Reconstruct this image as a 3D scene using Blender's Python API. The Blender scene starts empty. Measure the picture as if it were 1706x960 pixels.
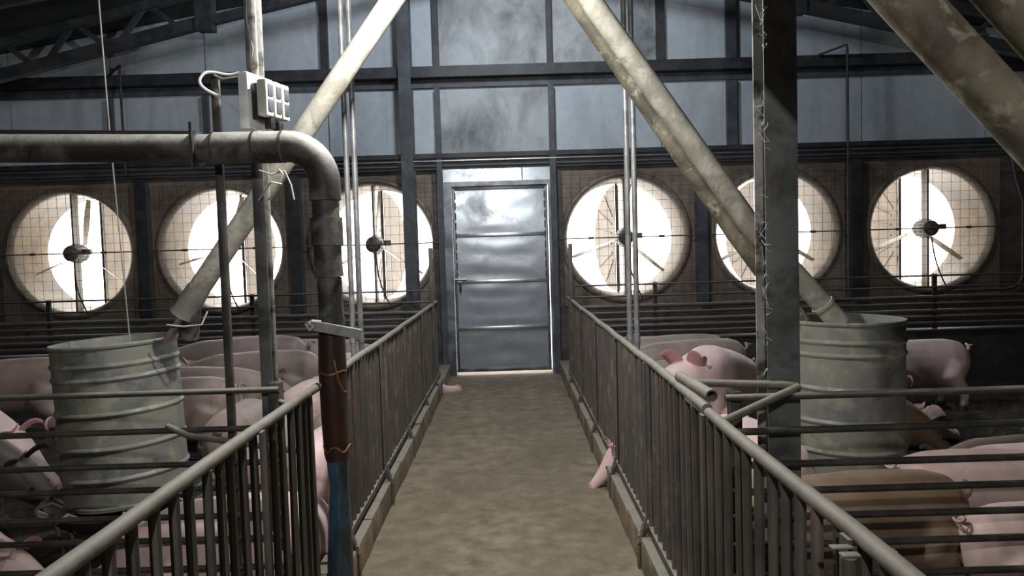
import bpy, bmesh, math, random
from mathutils import Vector, Matrix, noise
random.seed(7)
PI = math.pi
R = math.radians
scene = bpy.context.scene
C = scene.collection

# ------------------------------------------------------------------ camera
cam = bpy.data.cameras.new('camera')
cam.sensor_width = 36.0
cam.lens = 26.4
cam.clip_start = 0.02
camo = bpy.data.objects.new('camera', cam)
C.objects.link(camo)
camo.matrix_world = (Matrix.Translation((0, 0, 1.37)) @ Matrix.Rotation(R(-0.19), 4, 'Z')
                     @ Matrix.Rotation(R(90 - 2.84), 4, 'X') @ Matrix.Rotation(R(-1.7), 4, 'Z'))
scene.camera = camo

# ------------------------------------------------------------------ daylight outside
world = bpy.data.worlds.new('sky')
scene.world = world
world.use_nodes = True
bg = world.node_tree.nodes['Background']
bg.inputs['Color'].default_value = (1.0, 0.97, 0.92, 1)
bg.inputs['Strength'].default_value = 4.2

# ------------------------------------------------------------------ lamps of the barn, plus an added fill for the end wall
def lamp(name, loc, power, size, col=(1, 0.97, 0.92)):
    l = bpy.data.lights.new(name, 'POINT')
    l.energy = power
    l.shadow_soft_size = size
    l.color = col
    o = bpy.data.objects.new(name, l)
    o.location = loc
    C.objects.link(o)
    return o
LAMPS = [(-0.3, 2.95, 2.62), (-0.3, -1.6, 2.62), (-0.1, 5.7, 4.15)]
lamp('walkway_lamp', LAMPS[0], 105, 0.045, (1.0, 0.98, 0.94))
lamp('walkway_lamp', LAMPS[1], 130, 0.045, (1.0, 0.98, 0.94))
lamp('wall_fill_lamp', LAMPS[2], 155, 0.22, (0.84, 0.92, 1.0))  # added out-of-view fill lamp that brightens the upper end wall

scene.view_settings.view_transform = 'Standard'
scene.view_settings.look = 'None'
scene.view_settings.gamma = 1.0
scene.view_settings.use_curve_mapping = False
scene.view_settings.exposure = 0.6

# ------------------------------------------------------------------ materials
def ramp(nt, fac, stops):
    r = nt.nodes.new('ShaderNodeValToRGB')
    e = r.color_ramp.elements
    while len(e) < len(stops):
        e.new(0.5)
    for el, (p, c) in zip(e, stops):
        el.position = p
        el.color = (c[0], c[1], c[2], 1) if not isinstance(c, (int, float)) else (c, c, c, 1)
    nt.links.new(fac, r.inputs[0])
    return r.outputs[0]

def noise_tex(nt, scale, detail=5, rough=0.6, stretch=(1, 1, 1), dist=0.0):
    tc = nt.nodes.new('ShaderNodeTexCoord')
    mp = nt.nodes.new('ShaderNodeMapping')
    mp.inputs['Scale'].default_value = stretch
    n = nt.nodes.new('ShaderNodeTexNoise')
    n.inputs['Scale'].default_value = scale
    n.inputs['Detail'].default_value = detail
    n.inputs['Roughness'].default_value = rough
    n.inputs['Distortion'].default_value = dist
    geo = nt.nodes.new('ShaderNodeNewGeometry')
    nt.links.new(geo.outputs['Position'], mp.inputs['Vector'])
    nt.links.new(mp.outputs['Vector'], n.inputs['Vector'])
    return n.outputs['Fac']

def mixc(nt, fac, a, b):
    m = nt.nodes.new('ShaderNodeMix')
    m.data_type = 'RGBA'
    if isinstance(fac, float):
        m.inputs[0].default_value = fac
    else:
        nt.links.new(fac, m.inputs[0])
    for i, v in ((6, a), (7, b)):
        if isinstance(v, tuple):
            m.inputs[i].default_value = (*v, 1)
        else:
            nt.links.new(v, m.inputs[i])
    return m.outputs[2]

def mul(nt, a, b):
    m = nt.nodes.new('ShaderNodeMath')
    m.operation = 'MULTIPLY'
    nt.links.new(a, m.inputs[0])
    if isinstance(b, float):
        m.inputs[1].default_value = b
    else:
        nt.links.new(b, m.inputs[1])
    return m.outputs[0]

def mat(name, base, patch=None, patch_scale=3.0, patch_lo=0.45, patch_hi=0.6, stretch=(1, 1, 1),
        dust=None, dust_lo=0.2, dust_hi=0.8, metal=0.0, rough=0.7, rough2=None, bump=0.2, bump_scale=40.0,
        bump_dist=0.004, patch2=None, patch2_scale=8.0, p2_lo=0.55, p2_hi=0.7, vary=0.12, stretch2=(1, 1, 1)):
    m = bpy.data.materials.new(name)
    m.use_nodes = True
    nt = m.node_tree
    p = nt.nodes['Principled BSDF']
    n0 = noise_tex(nt, 9.0, 6)
    lo = tuple(max(0, c * (1 - vary * 2)) for c in base)
    hi = tuple(min(1, c * (1 + vary * 2)) for c in base)
    col = ramp(nt, n0, [(0.3, lo), (0.7, hi)])
    if patch:
        f = ramp(nt, noise_tex(nt, patch_scale, 6, 0.62, stretch, 0.4), [(patch_lo, 0.0), (patch_hi, 1.0)])
        col = mixc(nt, f, col, patch)
        if rough2 is not None:
            mr = nt.nodes.new('ShaderNodeMapRange')
            mr.inputs['To Min'].default_value = rough
            mr.inputs['To Max'].default_value = rough2
            nt.links.new(f, mr.inputs['Value'])
            nt.links.new(mr.outputs[0], p.inputs['Roughness'])
            if metal > 0:
                mm = nt.nodes.new('ShaderNodeMapRange')
                mm.inputs['To Min'].default_value = metal
                mm.inputs['To Max'].default_value = 0.0
                nt.links.new(f, mm.inputs['Value'])
                nt.links.new(mm.outputs[0], p.inputs['Metallic'])
    if patch2:
        f2 = ramp(nt, noise_tex(nt, patch2_scale, 7, 0.65, stretch2, 0.3), [(p2_lo, 0.0), (p2_hi, 1.0)])
        col = mixc(nt, f2, col, patch2)
    if dust:
        g = nt.nodes.new('ShaderNodeNewGeometry')
        sx = nt.nodes.new('ShaderNodeSeparateXYZ')
        nt.links.new(g.outputs['Normal'], sx.inputs[0])
        d = ramp(nt, sx.outputs['Z'], [(dust_lo, 0.0), (dust_hi, 1.0)])
        d = mul(nt, d, ramp(nt, noise_tex(nt, 14.0, 6), [(0.3, 0.5), (0.6, 1.0)]))
        col = mixc(nt, d, col, dust)
    nt.links.new(col, p.inputs['Base Color'])
    if not p.inputs['Roughness'].is_linked:
        p.inputs['Roughness'].default_value = rough
    if not p.inputs['Metallic'].is_linked:
        p.inputs['Metallic'].default_value = metal
    if bump > 0:
        b = nt.nodes.new('ShaderNodeBump')
        b.inputs['Strength'].default_value = bump
        b.inputs['Distance'].default_value = bump_dist
        nt.links.new(noise_tex(nt, bump_scale, 6, 0.6), b.inputs['Height'])
        nt.links.new(b.outputs[0], p.inputs['Normal'])
    return m

M = {}
M['panel'] = mat('grey_wall_panel', (0.42, 0.465, 0.51), patch=(0.26, 0.28, 0.29), patch_scale=1.2, patch_lo=0.5, patch_hi=0.85,
                 stretch=(3, 1, 0.5), rough=0.5, bump=0.05, vary=0.05)
M['panel_sooty'] = mat('sooty_wall_panel', (0.37, 0.39, 0.405), patch=(0.05, 0.055, 0.06), patch_scale=1.7, patch_lo=0.42, patch_hi=0.72,
                       stretch=(1.3, 1, 0.8), rough=0.5, bump=0.05, vary=0.05)
M['steel_dark'] = mat('dark_painted_steel', (0.020, 0.022, 0.027), patch=(0.04, 0.04, 0.042), patch_scale=5, rough=0.55, bump=0.15, metal=0.0)
M['steel_grey'] = mat('grey_painted_steel', (0.065, 0.074, 0.09), patch=(0.04, 0.043, 0.05), patch_scale=4, rough=0.55, bump=0.15)
M['roof'] = mat('dark_roof_sheet', (0.022, 0.026, 0.025), rough=0.8, bump=0.2, patch=(0.035, 0.04, 0.035), patch_scale=2)
M['fan_panel'] = mat('dirty_fan_housing', (0.19, 0.15, 0.115), patch=(0.07, 0.058, 0.047), patch_scale=1.6, patch_lo=0.45, patch_hi=0.7,
                     rough=0.55, bump=0.25, bump_scale=18)
M['fan_tube'] = mat('dusty_fan_tube', (0.185, 0.125, 0.065), patch=(0.115, 0.08, 0.045), patch_scale=3, rough=0.5, bump=0.15)
M['leaf'] = mat('damper_sheet', (0.14, 0.105, 0.07), patch=(0.10, 0.075, 0.05), patch_scale=4, rough=0.5, bump=0.1)
M['wire'] = mat('wire', (0.10, 0.08, 0.065), rough=0.6, bump=0)
M['motor'] = mat('motor_casing', (0.045, 0.042, 0.045), patch=(0.16, 0.14, 0.12), patch_scale=12, rough=0.5, bump=0.2)
M['blade'] = mat('fan_blade_metal', (0.5, 0.47, 0.42), rough=0.4, metal=0.6, bump=0.05)
M['low_wall'] = mat('dark_pen_wall', (0.055, 0.053, 0.052), patch=(0.03, 0.028, 0.027), patch_scale=3, rough=0.75, bump=0.3)
M['lower_wall'] = mat('grimy_wall', (0.085, 0.075, 0.068), patch=(0.045, 0.04, 0.037), patch_scale=2, rough=0.7, bump=0.2, stretch=(1, 1, 4))
M['rear_rod'] = mat('rear_rail_steel', (0.09, 0.08, 0.075), rough=0.5, bump=0.1, metal=0.3, dust=(0.22, 0.2, 0.18))
M['door'] = mat('galvanised_door_sheet', (0.36, 0.40, 0.45), patch=(0.25, 0.25, 0.26), patch_scale=2.5, patch_lo=0.5, patch_hi=0.8,
                rough=0.27, rough2=0.45, metal=0.6, bump=0.08, bump_scale=5, bump_dist=0.01, vary=0.05)
M['door_frame'] = mat('door_frame_steel', (0.20, 0.22, 0.25), patch=(0.10, 0.10, 0.11), rough=0.4, metal=0.6, bump=0.1)
M['bright'] = mat('bright_galvanised', (0.55, 0.56, 0.57), rough=0.3, metal=0.9, bump=0.05)
M['concrete'] = mat('worn_concrete_walkway', (0.215, 0.17, 0.115), patch=(0.14, 0.112, 0.078), patch_scale=1.6, patch_lo=0.40, patch_hi=0.75,
                    patch2=(0.27, 0.24, 0.18), patch2_scale=11, p2_lo=0.58, p2_hi=0.75, rough=0.85, bump=0.5, bump_scale=45, bump_dist=0.006, vary=0.2)
M['curb'] = mat('curb_concrete', (0.25, 0.19, 0.115), patch=(0.12, 0.10, 0.07), patch_scale=5, rough=0.9, bump=0.6, bump_scale=30, bump_dist=0.006,
                dust=(0.26, 0.24, 0.20))
M['pen_floor'] = mat('wet_pen_floor', (0.05, 0.042, 0.035), patch=(0.09, 0.075, 0.06), patch_scale=4, rough=0.10, rough2=0.3, bump=1.0,
                     bump_scale=22, bump_dist=0.07)
M['fence'] = mat('grimy_fence_steel', (0.072, 0.066, 0.056), patch=(0.15, 0.125, 0.10), patch_scale=9, patch_lo=0.5, patch_hi=0.7, stretch=(1, 1, 0.25),
                 rough=0.55, bump=0.3, bump_scale=60, bump_dist=0.002, dust=(0.30, 0.28, 0.235), dust_lo=0.05, dust_hi=0.6)
M['fence_far'] = mat('muddy_fence_steel', (0.13, 0.105, 0.085), patch=(0.075, 0.08, 0.085), patch_scale=4, patch_lo=0.45, patch_hi=0.65, stretch=(1, 1, 0.35),
                     rough=0.6, bump=0.3, bump_scale=60, bump_dist=0.002, patch2=(0.23, 0.19, 0.15), patch2_scale=7, p2_lo=0.55, p2_hi=0.7)
M['fence_dark'] = mat('dark_divider_steel', (0.04, 0.036, 0.032), patch=(0.075, 0.065, 0.055), patch_scale=9, rough=0.6, bump=0.3, bump_scale=60, bump_dist=0.002)
M['rail'] = mat('dusty_top_rail', (0.13, 0.118, 0.095), patch=(0.21, 0.195, 0.16), patch_scale=12, rough=0.65, bump=0.4, bump_scale=70, bump_dist=0.003,
                dust=(0.27, 0.25, 0.205), dust_lo=-0.2, dust_hi=0.7)
M['feed_pipe'] = mat('dusty_feed_pipe', (0.25, 0.235, 0.195), patch=(0.37, 0.355, 0.305), patch_scale=10, patch2=(0.09, 0.085, 0.07), patch2_scale=26,
                     p2_lo=0.62, p2_hi=0.72, rough=0.75, bump=0.5, bump_scale=50, bump_dist=0.004, dust=(0.42, 0.405, 0.355), dust_lo=-0.2, dust_hi=0.7)
M['near_pipe'] = mat('dirty_feed_pipe', (0.19, 0.17, 0.12), patch=(0.085, 0.075, 0.055), patch_scale=5, patch2=(0.33, 0.31, 0.24), patch2_scale=12, p2_lo=0.56, p2_hi=0.66,
                     rough=0.7, bump=0.5, bump_scale=40, bump_dist=0.004)
M['pvc'] = mat('grimy_pvc_pipe', (0.13, 0.118, 0.10), patch=(0.028, 0.025, 0.022), patch_scale=4.5, patch_lo=0.42, patch_hi=0.54, rough=0.6,
               bump=0.5, bump_scale=35, bump_dist=0.004, dust=(0.36, 0.355, 0.33), dust_lo=-0.05, dust_hi=0.55,
               patch2=(0.20, 0.105, 0.075), patch2_scale=5, p2_lo=0.66, p2_hi=0.74)
M['pvc_dark'] = mat('blackened_pvc_pipe', (0.035, 0.033, 0.03), patch=(0.16, 0.15, 0.135), patch_scale=7, patch_lo=0.48, patch_hi=0.62, rough=0.55,
                    bump=0.6, bump_scale=35, bump_dist=0.004)
M['red_pipe'] = mat('rust_red_coating', (0.055, 0.018, 0.012), patch=(0.035, 0.02, 0.016), patch_scale=8, rough=0.35, bump=0.5, bump_scale=30, bump_dist=0.004,
                    patch2=(0.22, 0.12, 0.08), patch2_scale=22, p2_lo=0.68, p2_hi=0.75)
M['blue_pipe'] = mat('blue_sleeve', (0.05, 0.11, 0.17), patch=(0.025, 0.035, 0.04), patch_scale=8, stretch=(1, 1, 0.3), rough=0.25, bump=0.3, bump_scale=20)
M['galv_pole'] = mat('galvanised_pole', (0.36, 0.37, 0.38), patch=(0.22, 0.22, 0.22), patch_scale=9, rough=0.45, metal=0.4, bump=0.1)
M['drum'] = mat('dirty_galvanised_drum', (0.22, 0.235, 0.235), patch=(0.225, 0.222, 0.18), patch_scale=3.2, patch_lo=0.40, patch_hi=0.56, rough=0.42, rough2=0.8,
                metal=0.5, bump=0.4, bump_scale=22, bump_dist=0.005, patch2=(0.33, 0.325, 0.245), patch2_scale=7, p2_lo=0.53, p2_hi=0.64)
M['trough'] = mat('black_feed_trough', (0.035, 0.034, 0.03), rough=0.6, metal=0.0, bump=0.2)
M['feed'] = mat('ground_feed', (0.42, 0.38, 0.26), rough=0.95, bump=0.8, bump_scale=80, bump_dist=0.01)
M['white_plastic'] = mat('white_plastic', (0.78, 0.80, 0.83), rough=0.4, bump=0)
M['beige_plastic'] = mat('ivory_plastic', (0.55, 0.55, 0.49), rough=0.45, bump=0.1)
M['black_plastic'] = mat('black_plastic', (0.015, 0.015, 0.016), rough=0.45, bump=0)
M['cable'] = mat('pale_cable', (0.5, 0.5, 0.48), rough=0.5, bump=0)
M['cord'] = mat('grey_cord', (0.28, 0.27, 0.25), rough=0.8, bump=0)
M['column_dark'] = mat('grimy_column_steel', (0.135, 0.14, 0.143), patch=(0.06, 0.06, 0.058), patch_scale=5, rough=0.6, bump=0.25, bump_scale=30)
M['column_dust'] = mat('dusty_column_steel', (0.33, 0.32, 0.29), patch=(0.07, 0.065, 0.058), patch_scale=11, patch_lo=0.5, patch_hi=0.62, rough=0.75, bump=0.5, bump_scale=40)
M['copper'] = mat('copper_wire', (0.17, 0.085, 0.04), rough=0.5, metal=0.2, bump=0)
M['dark_hole'] = mat('nostril', (0.06, 0.02, 0.02), rough=0.6, bump=0)
M['eye'] = mat('eye', (0.012, 0.008, 0.006), rough=0.15, bump=0)
M['hoof'] = mat('hoof', (0.10, 0.075, 0.055), rough=0.6, bump=0)
M['bag'] = mat('dirty_film', (0.20, 0.195, 0.17), rough=0.5, bump=0.3)

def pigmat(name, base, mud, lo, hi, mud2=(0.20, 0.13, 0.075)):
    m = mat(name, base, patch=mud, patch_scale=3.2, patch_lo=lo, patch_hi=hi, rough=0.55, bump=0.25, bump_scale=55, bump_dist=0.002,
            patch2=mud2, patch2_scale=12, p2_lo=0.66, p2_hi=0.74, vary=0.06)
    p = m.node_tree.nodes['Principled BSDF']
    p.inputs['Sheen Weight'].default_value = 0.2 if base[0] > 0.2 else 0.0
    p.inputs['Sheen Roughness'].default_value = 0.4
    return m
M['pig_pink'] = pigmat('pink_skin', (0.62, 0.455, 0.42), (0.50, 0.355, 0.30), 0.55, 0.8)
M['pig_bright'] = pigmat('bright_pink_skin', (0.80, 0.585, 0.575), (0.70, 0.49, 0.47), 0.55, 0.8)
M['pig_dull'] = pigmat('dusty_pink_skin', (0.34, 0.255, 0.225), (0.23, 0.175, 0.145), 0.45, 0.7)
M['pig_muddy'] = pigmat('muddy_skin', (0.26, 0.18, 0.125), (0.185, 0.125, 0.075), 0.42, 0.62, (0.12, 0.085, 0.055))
M['pig_shaded'] = pigmat('shade_darkened_skin', (0.11, 0.08, 0.06), (0.065, 0.05, 0.038), 0.42, 0.62, (0.05, 0.035, 0.025))  # skin colour darkened to stand in for the shade beside the left drum
M['ear'] = pigmat('ear_skin', (0.58, 0.30, 0.31), (0.48, 0.25, 0.25), 0.5, 0.8)

# ------------------------------------------------------------------ mesh helpers
class MB:
    def __init__(self):
        self.v = []
        self.f = []
    def add(self, vs, fs):
        b = len(self.v)
        self.v += [tuple(q) for q in vs]
        self.f += [tuple(b + i for i in f) for f in fs]
        return self
    def box(self, x0, x1, y0, y1, z0, z1):
        vs = [(x, y, z) for z in (z0, z1) for y in (y0, y1) for x in (x0, x1)]
        return self.add(vs, [(0, 2, 3, 1), (4, 5, 7, 6), (0, 1, 5, 4), (2, 6, 7, 3), (0, 4, 6, 2), (1, 3, 7, 5)])
    def bbox(self, x0, x1, y0, y1, z0, z1, b=0.004):
        bm = bmesh.new()
        bmesh.ops.create_cube(bm, size=1.0)
        for v in bm.verts:
            v.co = Vector(((x0 + x1) / 2 + v.co.x * (x1 - x0), (y0 + y1) / 2 + v.co.y * (y1 - y0), (z0 + z1) / 2 + v.co.z * (z1 - z0)))
        bmesh.ops.bevel(bm, geom=bm.edges[:], offset=b, segments=2, affect='EDGES', profile=0.5)
        return self.addbm(bm)
    def addbm(self, bm):
        bm.verts.index_update()
        self.add([v.co for v in bm.verts], [tuple(v.index for v in f.verts) for f in bm.faces])
        bm.free()
        return self
    def tube(self, pts, r, n=12, caps=True, flat=1.0):
        pts = [Vector(p) for p in pts]
        rs = r if isinstance(r, (list, tuple)) else [r] * len(pts)
        vs = []
        prev = None
        for i, p in enumerate(pts):
            if i == 0:
                t = pts[1] - p
            elif i == len(pts) - 1:
                t = p - pts[-2]
            else:
                t = (pts[i + 1] - p).normalized() + (p - pts[i - 1]).normalized()
            t.normalize()
            if prev is None:
                a = Vector((0, 0, 1)) if abs(t.z) < 0.9 else Vector((0, 1, 0))
                u = t.cross(a).normalized()
            else:
                u = (prev - t * prev.dot(t)).normalized()
            prev = u
            w = t.cross(u)
            for k in range(n):
                a = 2 * PI * k / n
                vs.append(p + u * (math.cos(a) * rs[i]) + w * (math.sin(a) * rs[i] * flat))
        fs = []
        for i in range(len(pts) - 1):
            for k in range(n):
                k2 = (k + 1) % n
                fs.append((i * n + k, i * n + k2, (i + 1) * n + k2, (i + 1) * n + k))
        if caps:
            fs.append(tuple(reversed(range(n))))
            fs.append(tuple((len(pts) - 1) * n + k for k in range(n)))
        return self.add(vs, fs)
    def pipe(self, pts, ro, ri, n=20):
        """open-ended hollow pipe between two points"""
        a, b = Vector(pts[0]), Vector(pts[-1])
        t = (b - a).normalized()
        u = t.cross(Vector((0, 0, 1)) if abs(t.z) < 0.9 else Vector((0, 1, 0))).normalized()
        w = t.cross(u)
        vs = []
        for p, r in ((a, ro), (b, ro), (b, ri), (a, ri)):
            for k in range(n):
                g = 2 * PI * k / n
                vs.append(p + (u * math.cos(g) + w * math.sin(g)) * r)
        fs = []
        for i in range(4):
            j = (i + 1) % 4
            for k in range(n):
                k2 = (k + 1) % n
                fs.append((i * n + k, i * n + k2, j * n + k2, j * n + k))
        return self.add(vs, fs)
    def bar(self, a, b, w, h, up=(0, 0, 1)):
        """square bar from a to b: w sideways, h along up"""
        a, b = Vector(a), Vector(b)
        t = (b - a).normalized()
        up = Vector(up)
        s = t.cross(up)
        if s.length < 1e-4:
            s = t.cross(Vector((0, 1, 0)))
        s.normalize()
        q = s.cross(t)
        vs = [p + s * (i * w / 2) + q * (j * h / 2) for p in (a, b) for i, j in ((-1, -1), (1, -1), (1, 1), (-1, 1))]
        return self.add(vs, [(0, 3, 2, 1), (4, 5, 6, 7), (0, 1, 5, 4), (1, 2, 6, 5), (2, 3, 7, 6), (3, 0, 4, 7)])
    def lathe(self, prof, n=40, axis='Z', c=(0, 0, 0), closed=False):
        vs = []
        for r, h in prof:
            for k in range(n):
                a = 2 * PI * k / n
                if axis == 'Z':
                    vs.append((c[0] + r * math.cos(a), c[1] + r * math.sin(a), c[2] + h))
                else:
                    vs.append((c[0] + r * math.cos(a), c[1] + h, c[2] + r * math.sin(a)))
        fs = []
        m = len(prof)
        for i in range(m if closed else m - 1):
            j = (i + 1) % m
            for k in range(n):
                k2 = (k + 1) % n
                fs.append((i * n + k, i * n + k2, j * n + k2, j * n + k))
        return self.add(vs, fs)
    def prism(self, poly, y0, y1):
        n = len(poly)
        vs = [(x, y0, z) for x, z in poly] + [(x, y1, z) for x, z in poly]
        fs = [tuple(range(n)), tuple(reversed(range(n, 2 * n)))]
        for i in range(n):
            j = (i + 1) % n
            fs.append((i, n + i, n + j, j))
        return self.add(vs, fs)
    def mesh(self, name, smooth=True):
        me = bpy.data.meshes.new(name)
        me.from_pydata(self.v, [], self.f)
        me.validate()
        bm = bmesh.new()
        bm.from_mesh(me)
        bmesh.ops.recalc_face_normals(bm, faces=bm.faces[:])
        bm.to_mesh(me)
        bm.free()
        if smooth:
            me.polygons.foreach_set('use_smooth', [True] * len(me.polygons))
            me.set_sharp_from_angle(angle=R(38))
        return me

def smooth_path(pts, it=2):
    pts = [Vector(p) for p in pts]
    for _ in range(it):
        q = [pts[0]]
        for a, b in zip(pts, pts[1:]):
            q += [a.lerp(b, 0.25), a.lerp(b, 0.75)]
        pts = q + [pts[-1]]
    return pts
def link(o, parent=None):
    C.objects.link(o)
    if parent is not None:
        o.parent = parent
    return o
def obj(name, mb, m, parent=None, smooth=True, loc=None):
    me = mb.mesh(name, smooth) if isinstance(mb, MB) else mb
    o = bpy.data.objects.new(name, me)
    if m is not None:
        if len(me.materials) == 0:
            me.materials.append(m)
        elif me.materials[0] is not m:
            o.material_slots[0].link = 'OBJECT'
            o.material_slots[0].material = m
    if loc:
        o.location = loc
    return link(o, parent)
def tag(o, label, cat, group=None):
    o['label'] = label
    o['category'] = cat
    if group:
        o['group'] = group
    return o
def thing(name, label, cat, loc=(0, 0, 0), rot=(0, 0, 0), group=None):
    o = bpy.data.objects.new(name, None)
    o.empty_display_size = 0.1
    o.location = loc
    o.rotation_euler = rot
    link(o)
    return tag(o, label, cat, group)
def structure(name, mb=None, m=None, label=None, cat=None):
    if mb is None:
        o = bpy.data.objects.new(name, None)
        link(o)
    else:
        o = obj(name, mb, m)
    o['kind'] = 'structure'
    if label:
        o['label'] = label
    if cat:
        o['category'] = cat
    return o

WY = 8.33            # inner face of the end wall
RX = -0.1            # ridge
def roof_z(x):
    return 4.56 - 0.168 * abs(x - RX)
FAN_X = [-4.83, -3.163, -1.49, 1.303, 2.97, 4.69]
FAN_Z = 1.483
PFL, PFR = -0.05, -0.10        # pen floors

# ================================================================== SETTING
structure('floor', MB().box(-0.78, 0.64, -4, WY + 0.3, -0.3, 0), M['concrete'], 'brown worn concrete walkway between the two pens, leading to the metal door', 'floor')
structure('floor_left', MB().box(-9, -0.785, -4, WY, -0.3, PFL), M['pen_floor'], 'dark wet concrete pen floor left of the walkway', 'floor')
structure('floor_right', MB().box(0.645, 9, -4, WY, -0.3, PFR), M['pen_floor'], 'dark wet manure covered pen floor right of the walkway', 'floor')

# lumpy wet manure on the floor of the right pen
nx, ny = 150, 120
vs, fs = [], []
for j in range(ny + 1):
    for i in range(nx + 1):
        x = 2.3 + 4.2 * i / nx
        y = 4.9 + 2.58 * j / ny
        e = min(1, min(i, nx - i, j, ny - j) / 8)
        h = noise.noise(Vector((x * 9, y * 9, 0.3))) + 1.3 * noise.noise(Vector((x * 21, y * 21, 4.1)))
        vs.append((x, y, PFR - 0.012 + e * (0.014 + 0.020 * max(-0.6, h))))
for j in range(ny):
    for i in range(nx):
        a = j * (nx + 1) + i
        fs.append((a, a + 1, a + nx + 2, a + nx + 1))
M['muck'] = mat('wet_manure', (0.045, 0.038, 0.03), patch=(0.08, 0.065, 0.05), patch_scale=5, rough=0.08, rough2=0.22, bump=1.0, bump_scale=34, bump_dist=0.05)
mk = obj('manure_layer', MB().add(vs, fs), M['muck'])
mk['kind'] = 'stuff'
tag(mk, 'glistening wet manure spread over the right pen floor at the back', 'manure')

# ceiling : two roof slopes, corrugations and purlins
ceil = structure('ceiling', None, None, 'dark corrugated pitched roof over the barn', 'roof')
for s in (-1, 1):
    mb = MB()
    vs, fs = [], []
    nx = 2
    ys = [-4 + i * 0.1 for i in range(125)]
    for i, y in enumerate(ys):
        dz = 0.02 if (i // 2) % 2 else 0
        for x in (RX, RX + s * 9.2):
            vs.append((x, y, roof_z(x) + dz))
    for i in range(len(ys) - 1):
        fs.append((2 * i, 2 * i + 1, 2 * i + 3, 2 * i + 2))
    n = len(vs)
    vs += [(x, y, z + 0.05) for x, y, z in vs]
    fs += [tuple(n + q for q in reversed(f)) for f in fs]
    mb.add(vs, fs)
    obj('roof_sheet', mb, M['roof'], ceil, smooth=False)
for y in (6.0, 6.9):
    for s in (-1, 1):
        obj('purlin', MB().bar((RX, y, roof_z(RX) - 0.07), (RX + s * 9, y, roof_z(RX + s * 9) - 0.07), 0.06, 0.12), M['steel_dark'], ceil, smooth=False)
structure('wall_left', MB().box(-9.1, -9, -4, WY + 0.3, -0.3, 4.0), M['low_wall'], 'dark far side wall of the left pens', 'wall')
structure('wall_right', MB().box(9, 9.1, -4, WY + 0.3, -0.3, 4.0), M['low_wall'], 'dark far side wall of the right pens', 'wall')
structure('wall_front', MB().prism([(-9.1, -0.3), (9.1, -0.3), (9.1, roof_z(9.1)), (RX, roof_z(RX)), (-9.1, roof_z(-9.1))], -4.1, -4), M['low_wall'],
          'dark gable wall closing the other end of the barn', 'wall')

# end wall : grimy base, posts between the fans, grey sheet panels above
wall = structure('wall_back', None, None, 'end wall with grey sheet panels above a row of six round exhaust fans', 'wall')
for x0, x1 in ((-9, -0.76), (0.55, 9)):
    obj('base_wall', MB().box(x0, x1, WY, WY + 0.2, -0.3, 0.74), M['lower_wall'], wall, smooth=False)
FH = 0.765   # fan panel half width
edges = [-9.0]
for fx in FAN_X:
    edges += [fx - FH, fx + FH]
edges.append(9.0)
edges[6], edges[7] = edges[6], edges[7]
gaps = [(-9, FAN_X[0] - FH), (FAN_X[0] + FH, FAN_X[1] - FH), (FAN_X[1] + FH, FAN_X[2] - FH), (FAN_X[2] + FH * 0.865, -0.76),
        (0.55, FAN_X[3] - FH * 0.9), (FAN_X[3] + FH, FAN_X[4] - FH), (FAN_X[4] + FH, FAN_X[5] - FH), (FAN_X[5] + FH, 9)]
for a, b in gaps:
    if b - a > 0.01:
        obj('fan_pier', MB().box(a, b, WY, WY + 0.2, 0.74, 2.27), M['lower_wall'], wall, smooth=False)
obj('fan_lintel', MB().box(-9, -0.76, WY + 0.01, WY + 0.2, 2.23, 2.42), M['lower_wall'], wall, smooth=False)
obj('fan_lintel', MB().box(0.55, 9, WY + 0.01, WY + 0.2, 2.23, 2.42), M['lower_wall'], wall, smooth=False)
cols = [-9.0, -6.6, -5.4, -4.29, -3.25, -1.93, -1.05, -0.72, 0.51, 1.72, 2.49, 3.93, 5.3, 6.6, 9.0]
for i in range(len(cols) - 1):
    a, b = cols[i] + 0.006, cols[i + 1] - 0.006
    sooty = -0.8 < (a + b) / 2 < 1.6
    m = M['panel_sooty'] if (-0.73 < (a + b) / 2 < 0.6) else M['panel']
    obj('wall_panel', MB().box(a, b, WY, WY + 0.05, 2.40, 3.30), m, wall, smooth=False)
    m = M['panel_sooty'] if sooty else M['panel']
    pts = [(a, 3.306), (b, 3.306), (b, roof_z(b) + 0.01)]
    if a < RX < b:
        pts.append((RX, roof_z(RX) + 0.01))
    pts.append((a, roof_z(a) + 0.01))
    obj('wall_panel', MB().prism(pts, WY, WY + 0.05), m, wall, smooth=False)
    if -0.73 < (a + b) / 2 < 0.6:
        pass
obj('wall_backing', MB().prism([(-9, 2.3), (9, 2.3), (9, roof_z(9)), (RX, roof_z(RX)), (-9, roof_z(-9))], WY + 0.055, WY + 0.12), M['steel_dark'], wall, smooth=False)
# steel framing of the end wall
def girt(name, label, z0, z1, y0, m, x0=-8.98, x1=8.98):
    o = obj(name, MB().box(x0, x1, y0, WY - 0.001, z0, z1), m, None, smooth=False)
    return tag(o, label, 'beam')
g = thing('wall_girt', 'long dark steel girt crossing the end wall high above the fans', 'beam', (0, WY - 0.1, 3.26))
obj('flange', MB().box(-8.98, 8.98, -0.06, 0.05, 0.0, 0.115), M['steel_dark'], g, smooth=False)
obj('lip', MB().box(-8.98, 8.98, 0.06, 0.099, -0.09, -0.003), M['steel_grey'], g, smooth=False)
g = thing('wall_girt', 'long dark steel girt running just above the tops of the fans and over the door', 'beam', (0, WY - 0.1, 2.26))
obj('flange', MB().box(-8.98, 8.98, 0.0, 0.099, 0.14, 0.19), M['steel_dark'], g, smooth=False)
obj('web', MB().box(-8.98, 8.98, 0.05, 0.099, 0.02, 0.14), M['steel_grey'], g, smooth=False)
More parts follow.
